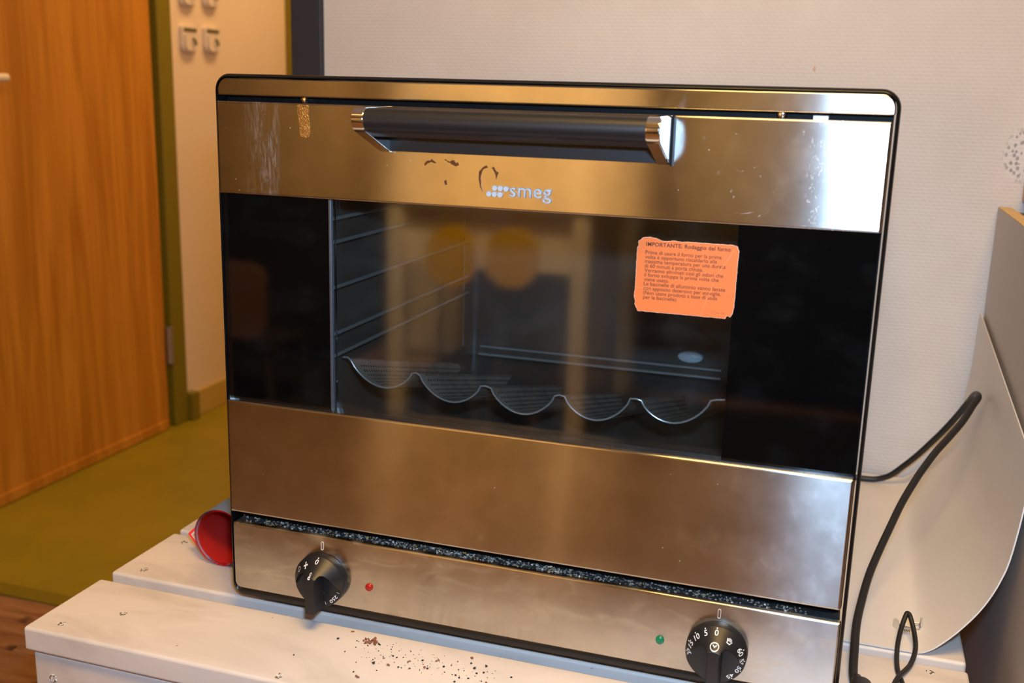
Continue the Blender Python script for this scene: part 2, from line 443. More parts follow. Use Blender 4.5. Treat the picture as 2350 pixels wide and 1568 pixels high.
# ================================================================== SETTING
bm = bx(new(), -2.4, 2.2, -3.0, 0.69, FLOOR - 0.05, FLOOR - 0.012); fl = struct('floor', bm, 'dark_paint', 'dark screed beneath the brown parquet planks')
# parquet planks, each its own piece
pm = bpy.data.meshes.new('floor_plank'); b_ = bx(new(), -0.399, 0.399, -0.0445, 0.0445, -0.012, 0.0, 0.0012, 1); b_.to_mesh(pm); b_.free(); pm.materials.append(M['parquet'])
row = 0; y = 0.69 - 0.0445
while y > -3.0 + 0.04:
    x = -2.0 - (row * 0.31 % 0.8)
    while x < 2.2:
        if x + 0.399 < 2.2 and x - 0.399 > -2.41:
            o = bpy.data.objects.new('floor_plank', pm); C.objects.link(o); o.location = (x, y, FLOOR); attach(o, fl); o.matrix_parent_inverse = Matrix()
        x += 0.80
    y -= 0.09; row += 1
struct('floor_corridor', bx(new(), -1.70, 0.6, 0.69, 4.2, FLOOR - 0.05, FLOOR), 'lino', 'olive green linoleum floor of the corridor')
struct('trim_threshold', bx(new(), -1.60, -0.60, 0.676, 0.716, FLOOR, FLOOR + 0.004, 0.0015), 'olive', 'flat strip where parquet meets linoleum')
struct('ceiling', bx(new(), -2.4, 2.2, -3.0, 4.2, CEIL, CEIL + 0.05), 'ceiling', 'pale painted ceiling')
struct('wall_back', bx(new(), -0.545, 2.2, WALL, 0.78, FLOOR, CEIL), 'weave', 'off-white wall covered in fine woven wallpaper')
struct('wall_back_far', bx(new(), -2.4, -1.66, WALL, 0.78, FLOOR, CEIL), 'weave', 'wall beyond the doorway')
struct('trim_1', bx(new(), -0.598, -0.545, 0.668, 0.79, FLOOR, CEIL, 0.002), 'dark_wall', 'dark grey upright edge of the doorway')
struct('wall_left', bx(new(), -2.45, -2.4, -3.0, 0.78, FLOOR, CEIL), 'room_wall', 'plain wall on the left of the room')
struct('wall_right', bx(new(), 2.2, 2.25, -3.0, 0.78, FLOOR, CEIL), 'room_wall', 'plain wall on the right of the room')
struct('wall_front', bx(new(), -2.4, 2.2, -3.05, -3.0, FLOOR, CEIL), 'front_wall', 'brown painted wall behind the camera')
# corridor
CX = -1.635
struct('wall_corridor', bx(new(), CX - 0.08, CX, 1.80, 4.2, FLOOR, CEIL), 'corr_wall', 'cream corridor wall with white plastic holders')
struct('wall_corridor_near', bx(new(), CX - 0.08, CX, 0.78, 0.80, FLOOR, CEIL), 'corr_wall')
struct('wall_corridor_lintel', bx(new(), CX - 0.08, CX, 0.80, 1.80, 1.55, CEIL), 'corr_wall')
struct('wall_corridor_end', bx(new(), CX - 0.08, 0.6, 4.2, 4.28, FLOOR, CEIL), 'corr_wall')
struct('wall_corridor_right', bx(new(), -0.545, -0.50, 0.78, 4.2, FLOOR, CEIL), 'corr_wall')
struct('baseboard_corridor', bx(new(), CX, CX + 0.012, 1.835, 2.44, FLOOR, -0.418, 0.003), 'olive_base', 'pale olive baseboard of the corridor')
bmf = bx(new(), CX - 0.03, CX + 0.012, 1.735, 1.80, FLOOR, 1.60, 0.003); bx(bmf, CX - 0.03, CX - 0.012, 1.69, 1.735, FLOOR, 1.55); bx(bmf, CX - 0.03, CX + 0.03, 1.80, 1.835, FLOOR, -0.412, 0.003)
struct('trim_2', bmf, 'olive', 'olive painted frame of the brown door')
struct('trim_3', bx(new(), CX - 0.02, CX + 0.014, 2.458, 2.540, FLOOR, 1.60, 0.003), 'olive', 'olive upright of a farther doorway')
d1 = struct('door_1', bx(new(), CX - 0.032, CX + 0.004, 0.85, 1.712, FLOOR + 0.012, 1.55, 0.002), 'door_wood', 'brown oak veneer door in the corridor')
o = obj('door_sweep', bx(new(), CX, CX + 0.010, 0.85, 1.705, FLOOR + 0.002, FLOOR + 0.03, 0.002), 'door_wood', d1)
o = obj('door_hinge', tube(new(), [(CX + 0.012, 1.722, -0.298), (CX + 0.012, 1.722, -0.186)], 0.011, 16), 'hinge', d1, smooth=True)
hb = tube(new(), smooth_path([(CX, 1.02, 0.517), (CX + 0.035, 1.02, 0.517), (CX + 0.045, 1.04, 0.517), (CX + 0.045, 1.09, 0.518), (CX + 0.045, 1.125, 0.519)], 6), 0.010, 14)
o = obj('door_lever', hb, 'handle_cream', d1, smooth=True)
lathe = new(); tube(lathe, [(CX, 1.02, 0.517), (CX + 0.008, 1.02, 0.517)], 0.025, 24); obj('lever_rose', lathe, 'handle_cream', d1, smooth=True)

# four wall holders with a dark slot
def holder(y0, z0, label):
    t = thing('wall_holder', label, 'wall holder', (CX, y0, z0), 'white plastic holders on the corridor wall')
    poly = rrect4(y0 - 0.038, y0 + 0.038, z0 - 0.037, z0 + 0.037, (0.006, 0.006, 0.022, 0.022))
    b = prism(new(), poly, 'x', CX, CX + 0.012); obj('back_plate', b, 'hook_plastic', t)
    obj('slot', bx(new(), CX + 0.0125, CX + 0.016, y0 - 0.030, y0 + 0.030, z0 + 0.022, z0 + 0.031, 0.001), 'slot_dark', t)
    poly = rrect4(y0 - 0.030, y0 + 0.030, z0 - 0.033, z0 + 0.015, (0.004, 0.004, 0.018, 0.018))
    obj('pocket', prism(new(), poly, 'x', CX + 0.012, CX + 0.019), 'hook_plastic', t)
    obj('hook', tube(new(), smooth_path([(CX + 0.019, y0 + 0.004, z0 + 0.004), (CX + 0.026, y0 + 0.006, z0 - 0.004), (CX + 0.026, y0 + 0.008, z0 - 0.016)], 4), 0.0035, 8), 'slot_dark', t)
holder(1.888, 0.645, 'white plastic wall holder next to the door frame, lower left of four')
holder(2.004, 0.648, 'white plastic wall holder, lower right of the four beside the door')
holder(1.890, 0.775, 'white plastic wall holder next to the door frame, upper left of four')
holder(2.006, 0.780, 'white plastic wall holder, upper right of the four beside the door')

# ================================================================== BENCH
bench = thing('wooden_bench', 'low bench of wide white-painted planks under the steel oven', 'bench', (-0.02, 0.27, FLOOR))
PX0, PX1 = -0.4665, 0.4205
plm = bpy.data.meshes.new('plank')
b_ = bx(new(), PX0, PX1, 0.0, 0.115, -0.0255, 0.0, 0.0035, 3)
b_.to_mesh(plm); b_.free(); plm.materials.append(M['plank'])
for p in plm.polygons: p.use_smooth = True
plm.set_sharp_from_angle(angle=math.radians(50))
for i, (py, rz) in enumerate([(-0.114, 0), (0.0175, 0), (0.1445, 0.006), (0.274, 0), (0.402, 0), (0.531, 0)]):
    o = bpy.data.objects.new('plank', plm); C.objects.link(o); attach(o, bench); o.modifiers.new('weighted', 'WEIGHTED_NORMAL'); o.location = (0, py, TOP); o.rotation_euler = (0, 0, rz)
obj('front_board', bx(new(), -0.4615, 0.4155, -0.108, -0.086, -0.135, -0.0405, 0.003, 3), 'plank', bench, smooth=True)
obj('rear_board', bx(new(), -0.4615, 0.4155, 0.61, 0.632, -0.135, -0.0405, 0.003), 'plank', bench)
for x0 in (-0.440, 0.352):
    obj('cross_rail', bx(new(), x0, x0 + 0.045, -0.086, 0.61, -0.08, TOP - 0.0255, 0.002), 'plank', bench)
for x0 in (-0.4555, 0.355):
    for y0 in (-0.085, 0.555):
        obj('leg', bx(new(), x0, x0 + 0.055, y0, y0 + 0.055, FLOOR, -0.08, 0.003), 'plank', bench)
def screw_head(x, y, z, vertical=False):
    b = new(); n = 16
    ring = [(0.0046 * random.uniform(0.75, 1.15) * math.cos(2 * PI * k / n), 0.0046 * random.uniform(0.75, 1.15) * math.sin(2 * PI * k / n)) for k in range(n)]
    if vertical: prism(b, [(x + p, z + q) for p, q in ring], 'y', y - 0.0003, y + 0.002)
    else: prism(b, [(x + p, y + q) for p, q in ring], 'z', z - 0.002, z + 0.0002)
    obj('screw_head', b, 'screw', bench)
for x, y in [(-0.4349, -0.0955), (-0.3928, -0.0561), (-0.4363, 0.0348), (-0.4388, 0.1126), (0.3857, 0.1178), (-0.1856, -0.1047)]: screw_head(x, y, TOP)
screw_head(-0.4396, -0.1085, -0.0661, True)

# ================================================================== OVEN
OW = 0.301; OH = 0.5244
oven = thing('convection_oven', 'stainless steel countertop convection oven with dark glass door, two knobs and orange sticker', 'oven', (0, 0.28, TOP))
# casing
bm = bx(new(), -0.288, 0.288, 0.023, 0.565, 0.500, 0.5205)
bx(bm, -0.288, -0.276, 0.023, 0.565, 0.006, 0.500); bx(bm, 0.276, 0.288, 0.023, 0.565, 0.006, 0.500)
bx(bm, -0.276, 0.276, 0.023, 0.565, 0.006, 0.016); bx(bm, -0.276, 0.276, 0.555, 0.565, 0.016, 0.500)
obj('casing', bm, 'casing_top', oven)
for x in (-0.24, 0.24):
    for y in (0.08, 0.50): obj('foot', tube(new(), [(x, y, TOP + 0.0003), (x, y, 0.006)], 0.016, 20), 'black_matte', oven, smooth=True)
# rim frame with rounded profile
n = 8
out0 = rrect(-OW, OW, 0.0, OH, 0.015, n); out1 = rrect(-OW + 0.0016, OW - 0.0016, 0.0016, OH - 0.0016, 0.0135, n)
inn = rrect4(-0.2982, 0.2982, 0.0085, 0.5208, (0.011, 0.011, 0.008, 0.008), n)
rings = [[(x, 0.022, z) for x, z in out0], [(x, 0.0030, z) for x, z in out0], [(x, 0.0005, z) for x, z in out1], [(x, 0.0, z) for x, z in rrect(-OW + 0.0028, OW - 0.0028, 0.003, OH - 0.0024, 0.0125, n)],
         [(x, 0.002, z) for x, z in inn], [(x, 0.022, z) for x, z in inn]]
bm = loops(new(), rings + [rings[0]], caps=False); bmesh.ops.remove_doubles(bm, verts=bm.verts[:], dist=1e-6)
obj('front_rim', bm, 'black_rim', oven, smooth=True, angle=50)
# black back plate behind door (with hole for the cavity)
bm = new(); hole = rrect(-0.212, 0.212, 0.165, 0.440, 0.012, n); ring_prism(bm, rrect(-0.297, 0.297, 0.0815, 0.5207, 0.008, n), hole, 'y', 0.016, 0.022)
obj('back_plate', bm, 'black_matte', oven)
def panel(name, x0, x1, z0, z1, y0, y1, mat, rs=(0.0015,) * 4, bev=0.0018):
    rings = []
    for k in range(5):
        a = PI / 2 * k / 4; ins = bev * (1 - math.sin(a)); yy = y0 + bev * (1 - math.cos(a)) * 1.0
        rings.append((ins, yy))
    R = [[(x, y1, z) for x, z in rrect4(x0, x1, z0, z1, rs)]]
    for ins, yy in reversed(rings): R.append([(x, yy, z) for x, z in rrect4(x0 + ins, x1 - ins, z0 + ins, z1 - ins, [max(r - ins * 0.5, 0.0004) for r in rs])])
    R.reverse(); R2 = []                       # flat border so that the front face keeps a true normal
    ins = bev + 0.0004
    k_in = [[(x, y0, z) for x, z in rrect4(x0 + ins, x1 - ins, z0 + ins, z1 - ins, [max(r - ins * 0.5, 0.0004) for r in rs])]]
    order = [r_ for r_ in R if abs(r_[0][1] - y1) > 1e-6]
    order.sort(key=lambda r_: -r_[0][1])
    b = loops(new(), [[p for p in R[-1]]] + order + k_in, caps=True)
    return obj(name, b, mat, oven, smooth=True, uv=True, angle=60)
panel('top_strip', -0.2972, 0.2972, 0.5050, 0.5204, 0.0, 0.016, 'steel', (0.010, 0.010, 0.001, 0.001), bev=0.0011)
DY = -0.004
panel('upper_door_panel', -0.2968, 0.2960, 0.4149, 0.4998, DY, 0.0135, 'steel_door', bev=0.0018)
panel('lower_door_panel', -0.2968, 0.2960, 0.0940, 0.2117, DY, 0.0135, 'steel', bev=0.0022)
panel('control_panel', -0.2976, 0.2976, 0.0086, 0.0808, 0.0, 0.006, 'steel_panel', (0.001, 0.001, 0.007, 0.007), bev=0.0020)
obj('crumb_ledge', bx(new(), -0.2965, 0.2965, 0.0065, 0.040, 0.074, 0.0800), 'ledge', oven)
obj('door_bottom_seal', bx(new(), -0.292, 0.292, 0.0138, 0.0155, 0.088, 0.12), 'black_matte', oven)
# door glass and print
obj('door_glass', bx(new(), -0.2955, 0.2955, -0.0002, 0.0038, 0.2090, 0.4175), 'glass', oven)
obj('inner_glass', bx(new(), -0.1836, 0.1860, 0.0110, 0.0140, 0.2090, 0.4175), 'glass', oven)
obj('glass_print', bx(new(), -0.2955, -0.1868, 0.0041, 0.0075, 0.2090, 0.4175), 'glass_black', oven)
obj('glass_print', bx(new(), 0.1862, 0.2955, 0.0041, 0.0075, 0.2090, 0.4175), 'glass_black', oven)
obj('pane_edge', bx(new(), -0.1868, -0.1838, 0.0045, 0.0090, 0.2090, 0.4175, 0.0006), 'bulk', oven)
# screws in top gap
for x in (-0.2127, 0.2127): obj('screw', lathe_y(new(), [(0, 0.0075), (0.003, 0.0085), (0.0042, 0.011), (0.0042, 0.016)], x, 0.5032, 18), 'chrome', oven, smooth=True)
obj('latch', bx(new(), 0.236, 0.249, 0.009, 0.016, 0.498, 0.5035, 0.001), 'bulk', oven)
# cavity (open-fronted box with rounded rear corners)
def cav():
    b = new()
    x0, x1, y0, y1, z0, z1, r = -0.212, 0.212, 0.022, 0.448, 0.165, 0.440, 0.018
    def path(d):
        p = [(x0 - d, y0)]
        for k in range(9): a = PI - PI / 2 * k / 8; p.append((x0 + r + (r + d) * math.cos(a), y1 - r + (r + d) * math.sin(a)))
        for k in range(9): a = PI / 2 - PI / 2 * k / 8; p.append((x1 - r + (r + d) * math.cos(a), y1 - r + (r + d) * math.sin(a)))
        return p + [(x1 + d, y0)]
    prism(b, path(0.0) + path(0.002)[::-1], 'z', z0, z1)
    bx(b, x0 - 0.002, x1 + 0.002, y0, y1 + 0.002, z0 - 0.002, z0); bx(b, x0 - 0.002, x1 + 0.002, y0, y1 + 0.002, z1, z1 + 0.002)
    return b
obj('cavity', cav(), 'enamel', oven, smooth=True, angle=50)
# pale rods standing for the highlights along the rear wall's bottom fold
for z, y in ((0.1785, 0.443), (0.1690, 0.438)):
    obj('fold_highlight', tube(new(), [(-0.19, y, z), (0.135, y, z)], 0.0022, 10), 'rail', oven, smooth=True)
# left and right shelf rails
for sgn in (-1, 1):
    for z in (0.3906, 0.3677, 0.3228, 0.2762, 0.2539):
        obj('shelf_rail', tube(new(), smooth_path([(sgn * 0.204, 0.030, z), (sgn * 0.204, 0.1, z), (sgn * 0.204, 0.43, z)], 3), 0.0021, 10), 'rail', oven, smooth=True)
    for z in (0.3906, 0.3677, 0.3228, 0.2762, 0.2539):  # chrome balls added so the rail tips glint in the flash
        b = new(); bmesh.ops.create_uvsphere(b, u_segments=12, v_segments=8, radius=0.0030, matrix=Matrix.Translation((sgn * 0.2035, 0.029, z))); obj('rail_glint_ball', b, 'chrome', oven, smooth=True)
    for y in (0.034, 0.425):
        obj('rail_post', tube(new(), [(sgn * 0.2085, y, 0.18), (sgn * 0.2085, y, 0.425)], 0.0018, 8), 'enamel', oven, smooth=True)
b = new(); lathe_y(b, [(0, 0.438), (0.010, 0.4385), (0.0155, 0.441), (0.0165, 0.447)], 0, 0, 28)
for v in b.verts: v.co.x += 0.0945; v.co.z = v.co.z * 0.46 + 0.1925
obj('lamp_lens', b, 'lamp_lens', oven, smooth=True)
# handle
def hprof(e=0.0, back=0.0):
    P = [(DY + back, 0.4992 + e), (-0.053, 0.4986 + e)]
    for k in range(1, 10):
        a = PI / 2 + PI * 0.93 * k / 10; P.append((-0.0540 + (0.0098 + e) * math.cos(a), 0.4888 + (0.0098 + e) * math.sin(a)))
    return P
body = hprof() + [(-0.0550, 0.4787), (-0.034, 0.4745), (-0.0105, 0.4738), (-0.0095, 0.4615), (DY, 0.4610)]
hb = prism(new(), body, 'x', -0.1180, 0.1180)
handle = obj('handle', hb, 'bar_black', oven, smooth=True, angle=35)
handle['label'] = 'satin black bar handle'
capP = hprof(0.0006) + [(-0.0575, 0.4788), (-0.0085, 0.4606), (DY, 0.4604)]
for s in (-1, 1):
    b = prism(new(), capP, 'x', s * 0.1180, s * 0.1285)
    es = [e for e in b.edges if abs(e.verts[0].co.x - e.verts[1].co.x) < 1e-6]
    bmesh.ops.bevel(b, geom=es, offset=0.0006, segments=2, affect='EDGES')
    c = obj('handle_end_cap', b, 'chrome', handle, smooth=True, angle=35); c['label'] = 'chrome end cap'
    b = prism(new(), [(y * 0.93 - 0.0022, 0.4800 + (z - 0.4800) * 0.93) for y, z in capP], 'x', s * 0.1285, s * 0.1290)
    obj('cap_face', b, 'chrome_side', handle)
b = prism(new(), [(-0.003 * 0, 0.5000), (-0.006, 0.5000), (-0.006, 0.4598), (0.0, 0.4598)], 'x', 0.1290, 0.1305); 
for v in b.verts: v.co.y += DY
obj('gasket', b, 'black_matte', handle)
tm = lathe_y(new(), [(0.0, 0.0), (0.0034, 0.0), (0.0034, 0.0008)], 0, 0, 20)
for v in tm.verts: v.co = Vector((0.1290 + 0.0003 - v.co.y, -0.052 + v.co.x, 0.4885 + v.co.z))
obj('cap_screw', tm, 'chrome', handle)
# logo
for x, z in [(-0.0217, 0.4336), (-0.0166, 0.4335), (-0.0115, 0.4334), (-0.0270, 0.4284), (-0.0219, 0.4283), (-0.0168, 0.4282)]:
    t_ = new(); lathe_y(t_, [(0, DY - 0.0016), (0.0021, DY - 0.0016), (0.0024, DY - 0.0013), (0.0024, DY)], x, z, 24)
    obj('logo_dot', t_, 'logo', oven, smooth=True)
lb = new(); text_bm(lb, 'smeg', -0.0082, 0.4270, lambda x, z: DY, width=0.0374, bold=0.008, extrude=0.0018, spacing=1.06)
lg = obj('logo_lettering', lb, 'logo', oven); lg['label'] = 'raised silver lettering'
# indicator lights
for x, mt, lab in ((-0.1446, 'red_led', 'red indicator light'), (0.1446, 'green_led', 'green indicator light')):
    b = lathe_y(new(), [(0.0, -0.0030), (0.0012, -0.0031), (0.0017, -0.0024), (0.0026, -0.0028), (0.0036, -0.0018), (0.0040, 0.0)], x, 0.0354, 28)
    o = obj('indicator_light', b, mt, oven, smooth=True, angle=80); o['label'] = lab
# pointer marks above the knobs
for x in (-0.1955, 0.1955):
    b = ring_prism(new(), rrect(x - 0.0014, x + 0.0014, 0.0664, 0.0754, 0.0012, 4), rrect(x - 0.0010, x + 0.0010, 0.0668, 0.0750, 0.0009, 4), 'y', -0.0006, 0.0002)
    obj('pointer_mark', b, 'logo', oven)
# knobs
KR = 0.0268
def sst(a, b, v):
    t_ = max(0.0, min(1.0, (v - a) / (b - a))); return t_ * t_ * (3 - 2 * t_)
def kh(x, z, skew=0.0):
    """height of the knob face above the panel at local (x, z)"""
    r = math.hypot(x, z)
    cone = 0.0085 + (0.0285 - 0.0085) * min(1.0, max(0.0, (KR - r) / (KR - 0.0115)))
    ridge = 0.0285 if z < 0.0 else cone
    ax = abs(x)
    # ridge follows the cone on its upper slope, then stays at full height
    hr = cone if z > 0.0100 else 0.0285
    if z <= 0.0100 and z > 0: hr = 0.0285 if ax < 0.0056 else cone
    low = 0.0098 - 0.0008 * sst(0.012, 0.026, ax)
    ztop = 0.0125 - max(0.0, ax - 0.0085) ** 2 * 75.0
    if ax < 0.0085: ztop = 0.0125 - (0.0085 - ax) ** 2 * 420.0
    side = sst(0.0050, 0.0060, ax)                     # 0 on the ridge, 1 beside it
    scoop = side * (1 - sst(ztop - 0.0008, ztop + 0.0006, z))
    up_ = hr if ax < 0.0056 else cone
    return up_ * (1 - scoop) + low * scoop
def knob(cx, cz, marks, label):
    b = new(); na, nr = 200, 46; rings = []
    for k in range(nr + 1):
        r = KR * k / nr
        if k == 0: rings.append([b.verts.new((cx, -kh(0, 0), cz))]); continue
        row_ = []
        for a in range(na):
            t_ = 2 * PI * a / na; x = r * math.cos(t_); z = r * math.sin(t_)
            # the grip overhangs the rim a little at the bottom
            row_.append(b.verts.new((cx + x, -kh(x, z), cz + z)))
        rings.append(row_)
    skirt = [b.verts.new((cx + (KR + 0.0004) * math.cos(2 * PI * a / na), -0.0005, cz + (KR + 0.0004) * math.sin(2 * PI * a / na))) for a in range(na)]
    rings.append(skirt)
    for a in range(na): b.faces.new((rings[0][0], rings[1][a], rings[1][(a + 1) % na]))
    for p, q in zip(rings[1:], rings[2:]):
        for a in range(na):
            j = (a + 1) % na; b.faces.new((p[a], q[a], q[j], p[j]))
    bmesh.ops.recalc_face_normals(b, faces=b.faces[:])
    if sum(f.normal.y for f in b.faces) > 0: bmesh.ops.reverse_faces(b, faces=b.faces[:])
    k_ = obj('knob', b, 'knob', oven, smooth=True, angle=50); k_['label'] = label
    yf = lambda X, Z: -kh(X - cx, Z - cz) - 0.00035
    def mark(name, fn):
        mb = new(); fn(mb); obj(name, mb, 'print_white', k_)
    marks(mark, cx, cz, yf)
    return k_
def dial(mark, cx, cz, yf, items, r=0.0230, size=0.0072):
    for deg, t, dot in items:
        a = math.radians(deg); ca, sa = math.cos(a), math.sin(a)
        mark('numeral', lambda mb: text_bm(mb, t, cx + r * ca, cz + r * sa, yf, size=size, ang=a - PI / 2, anchor='c', sy=0.66, bold=0.01))
        if dot: mark('dot', lambda mb: disc(mb, cx + (r + 0.0026) * ca, cz + (r + 0.0026) * sa, 0.0005, yf))
def disc(mb, x, z, r, yf, n=12):
    vs_ = [mb.verts.new((x + r * math.cos(2 * PI * k / n), yf(x + r * math.cos(2 * PI * k / n), z + r * math.sin(2 * PI * k / n)), z + r * math.sin(2 * PI * k / n))) for k in range(n)]
    f = mb.faces.new(vs_)
    f.normal_update()
    if f.normal.y > 0: f.normal_flip()
def stroke(mb, pts, wd, yf):
    """flat stroked polyline in x,z"""
    for (x0, z0), (x1, z1) in zip(pts, pts[1:]):
        dx, dz = x1 - x0, z1 - z0; L = math.hypot(dx, dz) or 1; nx, nz = -dz / L * wd / 2, dx / L * wd / 2; ex, ez = dx / L * wd * 0.3, dz / L * wd * 0.3
        q = [(x0 + nx - ex, z0 + nz - ez), (x1 + nx + ex, z1 + nz + ez), (x1 - nx + ex, z1 - nz + ez), (x0 - nx - ex, z0 - nz - ez)]
        f = mb.faces.new([mb.verts.new((x, yf(x, z), z)) for x, z in q]); f.normal_update()
        if f.normal.y > 0: f.normal_flip()
def circ(x, z, r, a0=0, a1=2 * PI, n=20): return [(x + r * math.cos(a0 + (a1 - a0) * k / n), z + r * math.sin(a0 + (a1 - a0) * k / n)) for k in range(n + 1)]
def marks_left(mark, cx, cz, yf):
    dial(mark, cx, cz, yf, [(88, '0', True), (-44, '250', False)])
    def fan(mb):
        a = math.radians(119); fx, fz = cx + 0.0212 * math.cos(a), cz + 0.0212 * math.sin(a)
        for k in range(4):
            t_ = k * PI / 2 + 0.5; stroke(mb, [(fx, fz), (fx + 0.0022 * math.cos(t_), fz + 0.0022 * math.sin(t_))], 0.0011, yf)
            disc(mb, fx + 0.0019 * math.cos(t_), fz + 0.0019 * math.sin(t_), 0.0007, yf)
    mark('fan_symbol', fan)
    def bulb(mb):
        a = math.radians(144); fx, fz = cx + 0.0222 * math.cos(a), cz + 0.0222 * math.sin(a)
        stroke(mb, circ(fx, fz, 0.0016, math.radians(-60), math.radians(240), 12), 0.0005, yf); stroke(mb, [(fx - 0.0008, fz - 0.0022), (fx + 0.0008, fz - 0.0022)], 0.0006, yf)
    mark('bulb_symbol', bulb)
    def thermo(mb):
        disc(mb, cx - 0.0004, cz + 0.0116, 0.0014, yf); stroke(mb, [(cx - 0.0009, cz + 0.0122), (cx - 0.0009, cz + 0.0152), (cx - 0.0003, cz + 0.0157), (cx + 0.0003, cz + 0.0152), (cx + 0.0003, cz + 0.0122)], 0.0004, yf)
    mark('thermometer_symbol', thermo)
    for deg in (-22, -70):
        a = math.radians(deg)
        mark('tick', lambda mb: stroke(mb, [(cx + 0.0215 * math.cos(a), cz + 0.0215 * math.sin(a)), (cx + 0.0245 * math.cos(a), cz + 0.0245 * math.sin(a))], 0.0004, yf))
def marks_right(mark, cx, cz, yf):
    dial(mark, cx, cz, yf, [(90, '0', True), (114, '5', True), (137, '10', True), (160, '15', True), (182, '20', True), (21, '60', True), (-3, '55', True), (-28, '50', True), (-52, '45', True)])
    a = math.radians(57); fx, fz = cx + 0.0214 * math.cos(a), cz + 0.0214 * math.sin(a); u = (math.sin(a), -math.cos(a)); v = (math.cos(a), math.sin(a))
    L_ = lambda p, q: (fx + u[0] * p * 1.15 + v[0] * q * 0.75, fz + u[1] * p * 1.15 + v[1] * q * 0.75)
    def hand(mb):
        stroke(mb, [L_(-0.0014, 0.0002), L_(-0.0014, -0.0020), L_(0.0012, -0.0020), L_(0.0022, 0.0004)], 0.0006, yf)
        for k, h in ((-0.0014, 0.0016), (-0.0006, 0.0021), (0.0003, 0.0021), (0.0011, 0.0016)): stroke(mb, [L_(k, 0.0), L_(k, h)], 0.0006, yf)
        stroke(mb, [L_(-0.0023, 0.0010), L_(-0.0014, -0.0012)], 0.0006, yf)
    mark('hand_symbol', hand)
    def clock(mb):
        stroke(mb, [(x, cz + 0.0148 + (z - cz) * 0.68) for x, z in circ(cx, cz, 0.0036)], 0.0007, yf); stroke(mb, [(cx - 0.0014, cz + 0.0158), (cx - 0.0001, cz + 0.0147), (cx + 0.0017, cz + 0.0157)], 0.0007, yf)
    mark('clock_symbol', clock)
knob(-0.1953, 0.0368, marks_left, 'black temperature knob')
knob(0.1957, 0.0366, marks_right, 'black timer knob')
# sticker
def torn(pts, amp, step_=0.0012):
    out = []
    for i in range(len(pts)):
        p, q = Vector(pts[i]), Vector(pts[(i + 1) % len(pts)]); n_ = max(1, int((q - p).length / step_))
        for k in range(n_):
            s_ = p.lerp(q, k / n_); out.append((s_.x + random.uniform(-amp, amp), s_.y + random.uniform(-amp, amp)))
    return out
SX0, SX1, SZ0, SZ1 = 0.1040, 0.1882, 0.3366, 0.3976
outl = [(SX0 + 0.0040, SZ0), (SX1 - 0.007, SZ0 - 0.0002), (SX1 - 0.0058, SZ0 + 0.0022), (SX1 - 0.0032, SZ0 + 0.0012), (SX1 - 0.0014, SZ0 + 0.0045), (SX1 - 0.0006, SZ0 + 0.0095), (SX1, SZ1 - 0.0045), (SX1 - 0.0018, SZ1 - 0.0008),
        (SX1 - 0.006, SZ1), (SX0 + 0.044, SZ1 + 0.0002), (SX0 + 0.037, SZ1 - 0.0004), (SX0 + 0.032, SZ1 + 0.0004), (SX0 + 0.022, SZ1 - 0.0007), (SX0 + 0.016, SZ1 + 0.0015), (SX0 + 0.010, SZ1 + 0.0022), (SX0 + 0.005, SZ1 + 0.0012), (SX0 + 0.0012, SZ1 - 0.0020),
        (SX0 + 0.0016, SZ1 - 0.0050), (SX0 + 0.0006, SZ1 - 0.0078), (SX0 + 0.0004, SZ0 + 0.018), (SX0 - 0.0002, SZ0 + 0.0125), (SX0 + 0.0014, SZ0 + 0.0085), (SX0 + 0.0008, SZ0 + 0.0060)]
tp = torn(outl, 0.00022)
GY = -0.0002
cxs, czs = (SX0 + SX1) / 2, (SZ0 + SZ1) / 2
b = prism(new(), [(cxs + (x - cxs) * 1.006, czs + (z - czs) * 1.008) for x, z in tp], 'y', GY - 0.00012, GY - 0.00001)
st = obj('sticker', b, 'paper_edge', oven); st['label'] = 'torn orange paper sticker with Italian instructions'
obj('sticker_face', prism(new(), tp, 'y', GY - 0.00025, GY - 0.00013), 'sticker', st)
tb = new(); ty = lambda x, z: GY - 0.00034
text_bm(tb, 'IMPORTANTE: Rodaggio del forno', SX0 + 0.0078, SZ1 - 0.0052, ty, width=0.0700, bold=0.022, spacing=1.05)
lines = [('Prima di usare il forno per la prima', .0632), ('volta \u00e8 opportuno riscaldarlo alla', .0596), ('massima temperatura per una durata', .0670), ('di 60 minuti a porta chiusa.', .0488), ('Verranno eliminati cos\u00ec gli odori che', .0656),
         ('il forno sviluppa la prima volta che', .0622), ('viene usato.', .0210), ('Le bacinelle di alluminio vanno lavate', .0680), ('con apposito detersivo per stoviglie.', .0648), ('(Non usate prodotti a base di soda', .0620), ('per le bacinelle)', .0282)]
for k, (s_, wd) in enumerate(lines): text_bm(tb, s_, SX0 + 0.0076, SZ1 - 0.0120 - 0.00382 * k, ty, width=wd, bold=0.006)
obj('sticker_text', tb, 'ink', st)
tb = new(); text_bm(tb, '02 546 4961', SX1 - 0.0185, SZ0 + 0.0032, ty, width=0.0115); obj('sticker_number', tb, 'ink_pale', st)
for pts_, wd in (([(SX1 - 0.004, SZ1 - 0.004), (SX1 - 0.0085, SZ1 - 0.0125), (SX1 - 0.0155, SZ1 - 0.024)], 0.0003), ([(SX1 - 0.0185, SZ0 + 0.028), (SX1 - 0.0275, SZ0 + 0.0005)], 0.00022), ([(SX0 + 0.0003, SZ0 + 0.0205), (SX0 + 0.013, SZ0 + 0.019)], 0.00022)):
    b = new(); stroke(b, pts_, wd, lambda x, z: GY - 0.00036); obj('sticker_crease', b, 'crease', st)
